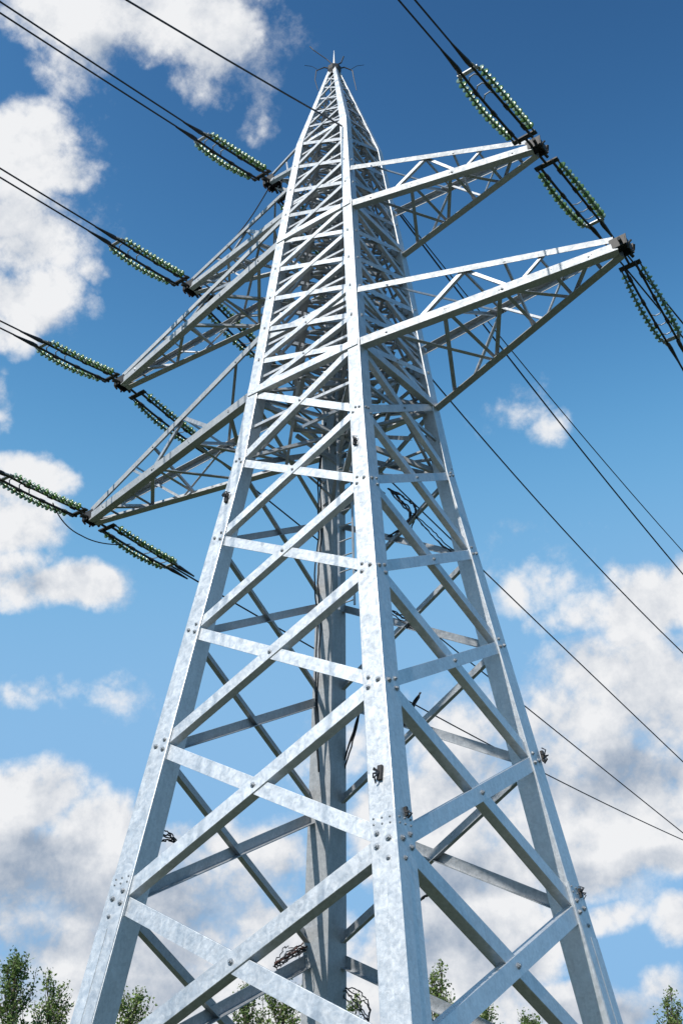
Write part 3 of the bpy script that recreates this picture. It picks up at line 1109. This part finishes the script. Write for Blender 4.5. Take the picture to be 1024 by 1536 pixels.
cable('cable', [tA + Vector((0.02, -0.1, -0.1)), tA.lerp(tB, 0.30) + Vector((0.0, 0, -0.12)), tA.lerp(tB, 0.66) + Vector((0.1, 0, 0.02))], 0.014, 'thin dark cable slanting from the top left bracket down to the arm below', 'cable', seed=15)


def clamp_thing(u, v, c0, c1, zg, label, s_=1.0, seed=2):
    rn = random.Random(seed)
    n = face_normal(c0, c1, zg)
    p = on_face(u, v, c0, c1, zg, 0.0)
    root = empty('cable_clamp', p, label, 'clamp', 'black clamps bolted to the legs')
    up = Vector((0, 0, 1)) - n * n.z
    sd_ = n.cross(up)
    mb = MB()
    mb.box(n * 0.02, sd_ * 0.035 * s_, up * 0.10 * s_, n * 0.022)
    mb.build('clamp_body', M_DARK, root)
    mb = MB()
    for q in range(5):
        a_ = rn.uniform(0, 6.28)
        e = sd_ * math.cos(a_) * 0.10 * s_ + up * math.sin(a_) * 0.16 * s_
        mb.tube([n * 0.04, e * 0.6 + n * 0.09, e + n * 0.03], 0.012 * s_, 5)
    mb.build('wire_tail', M_CABLE, root)
    return root


clamp_thing(571, 1160, 'F', 'L', GZ + 1.0, 'black cable clamp on the lit face of the front leg above its splice', 1.0, 2)
clamp_thing(533, 663, 'F', 'L', GZ + 7, 'small black clamp high on the lit face of the front leg', 0.7, 3)
clamp_thing(341, 748, 'L', 'F', GZ + 6.5, 'black clamp with wire tails on the left leg below the lowest arm', 0.9, 4)
clamp_thing(607, 1218, 'F', 'R', GZ + .4, 'black clip on the shaded face of the front leg beside the splice', 0.6, 5)
clamp_thing(812, 1135, 'R', 'F', GZ + 2.3, 'black clamp on the outer edge of the right leg', 0.9, 6)
clamp_thing(868, 1340, 'R', 'F', GZ + .3, 'black band clamp at the splice of the right leg', 0.7, 7)


# ------------------------------------------------------------------ trees behind the pylon
def make_tree(h, seed, leafm, spread, nleaf):
    rn = random.Random(seed)
    root = empty('tree')
    tk = MB()
    pts = [Vector((0, 0, -0.3))]
    for k in range(1, 9):
        pts.append(Vector((rn.uniform(-1, 1) * 0.02 * h * k / 8, rn.uniform(-1, 1) * 0.02 * h * k / 8, h * 0.93 * k / 8)))
    tk.tube(pts, [0.022 * h * (1 - k / 8.6) + 0.012 for k in range(9)], 8)
    twigs = []
    for k in range(44):
        f = 0.14 + 0.84 * (k / 43)
        i = min(7, int(f * 8))
        p = pts[i].lerp(pts[i + 1], f * 8 - i)
        az = k * 2.4 + rn.uniform(-0.5, 0.5)
        ln = h * spread * (1.05 - f) ** 0.75 * rn.uniform(0.6, 1.25) + 0.35
        d = Vector((math.cos(az), math.sin(az), rn.uniform(0.9, 1.9)))
        d.normalize()
        q = p
        br = [p]
        for s_ in range(4):
            d = (d + Vector((rn.uniform(-.2, .2), rn.uniform(-.2, .2), 0.30))).normalized()
            q = q + d * ln / 4
            br.append(q)
        tk.tube(br, [0.03 * h / 9 * (1 - s_ / 5) * (1.2 - f) + 0.008 for s_ in range(5)], 5)
        twigs.append(br)
        for t_ in range(6):
            j = rn.randrange(1, 4)
            b0 = br[j].lerp(br[j + 1], rn.random())
            d2 = (d + Vector((rn.uniform(-1, 1), rn.uniform(-1, 1), rn.uniform(0.1, 1.3))) * 0.9).normalized()
            l2 = ln * rn.uniform(0.25, 0.6) + 0.12
            b1 = b0 + d2 * l2 * 0.5
            b2 = b1 + (d2 + Vector((0, 0, 0.35))).normalized() * l2 * 0.5
            tk.tube([b0, b1, b2], [0.010, 0.008, 0.004], 4)
            twigs.append([b0, b1, b2])
    twigs.append([pts[-2], pts[-1], pts[-1] + Vector((0, 0, 0.07 * h))])
    tk.tube(twigs[-1], [0.02, 0.014, 0.005], 5)
    lf = MB()
    per = max(2, nleaf // len(twigs))
    for tw in twigs:
        for k in range(per):
            f = rn.random() ** 0.7
            x = f * (len(tw) - 1)
            i = min(len(tw) - 2, int(x))
            p = tw[i].lerp(tw[i + 1], x - i)
            p = p + Vector((rn.gauss(0, 1), rn.gauss(0, 1), rn.gauss(0, 1))) * 0.07
            d = Vector((rn.uniform(-1, 1), rn.uniform(-1, 1), rn.uniform(-0.6, 0.9))).normalized()
            s_ = d.orthogonal().normalized()
            s_ = Quaternion(d, rn.uniform(0, 6.28)) @ s_
            ll = rn.uniform(0.06, 0.12)
            ww = ll * 0.30
            nn = d.cross(s_) * ll * 0.12
            lf.add([p, p + d * ll * 0.45 + s_ * ww + nn, p + d * ll, p + d * ll * 0.45 - s_ * ww + nn], [(0, 1, 2), (0, 2, 3)])
    tk.build('trunk', M_BARK, root, True)
    lf.build('crown', leafm, root)
    return root


def ground_at(u, dist):
    d = ray(u, 1500)
    d.z = 0
    d.normalize()
    p = Vector((CAM.x, CAM.y, 0)) + d * dist
    return Vector((p.x, p.y, gh(p.x, p.y)))


T1 = make_tree(8.5, 11, M_LEAFD, 0.24, 7000)
T2 = make_tree(8.0, 12, M_LEAF, 0.24, 5200)
T3 = make_tree(7.5, 17, M_LEAF, 0.28, 5600)
PH = {id(T1): 8.5, id(T2): 8.0, id(T3): 7.5}
SPOTS = [  # u, v of the top, distance, kind
    (22, 1428, 33, T1, 'tall dark green tree at the far left edge of the photograph'),
    (84, 1470, 36, T2, 'slim green tree between the dark left tree and the left leg'),
    (200, 1492, 38, T3, 'light green bushy tree top just right of the left leg foot'),
    (372, 1474, 40, T1, 'dark tree top seen behind the low crossing braces on the left face'),
    (424, 1484, 37, T3, 'bushy green tree top left of the rear leg'),
    (650, 1458, 34, T2, 'green tree top just right of the front leg'),
    (716, 1512, 39, T3, 'low green tree top right of the front leg under the lowest right brace'),
    (792, 1520, 44, T1, 'barely visible dark tree top in the gap left of the right leg foot'),
    (1000, 1496, 38, T2, 'green tree top at the far right edge of the photograph'),
    (520, 1500, 41, T2, 'dark green tree top in the gap between the rear leg and the front leg'),
]
used = set()
for i, (u, v, dist, P, lab) in enumerate(SPOTS):
    o = P if id(P) not in used else copy_tree(P)
    used.add(id(P))
    d = ray(u, v)
    hz = math.hypot(d.x, d.y)
    p = ground_at(u, dist)
    top = CAM.z + dist * d.z / hz
    o.location = p
    k = (top - p.z) / PH[id(P)]
    o.scale = (k, k, k)
    o.rotation_euler = (0, 0, i * 1.9)
    tag(o, lab, 'tree', 'trees behind the pylon')
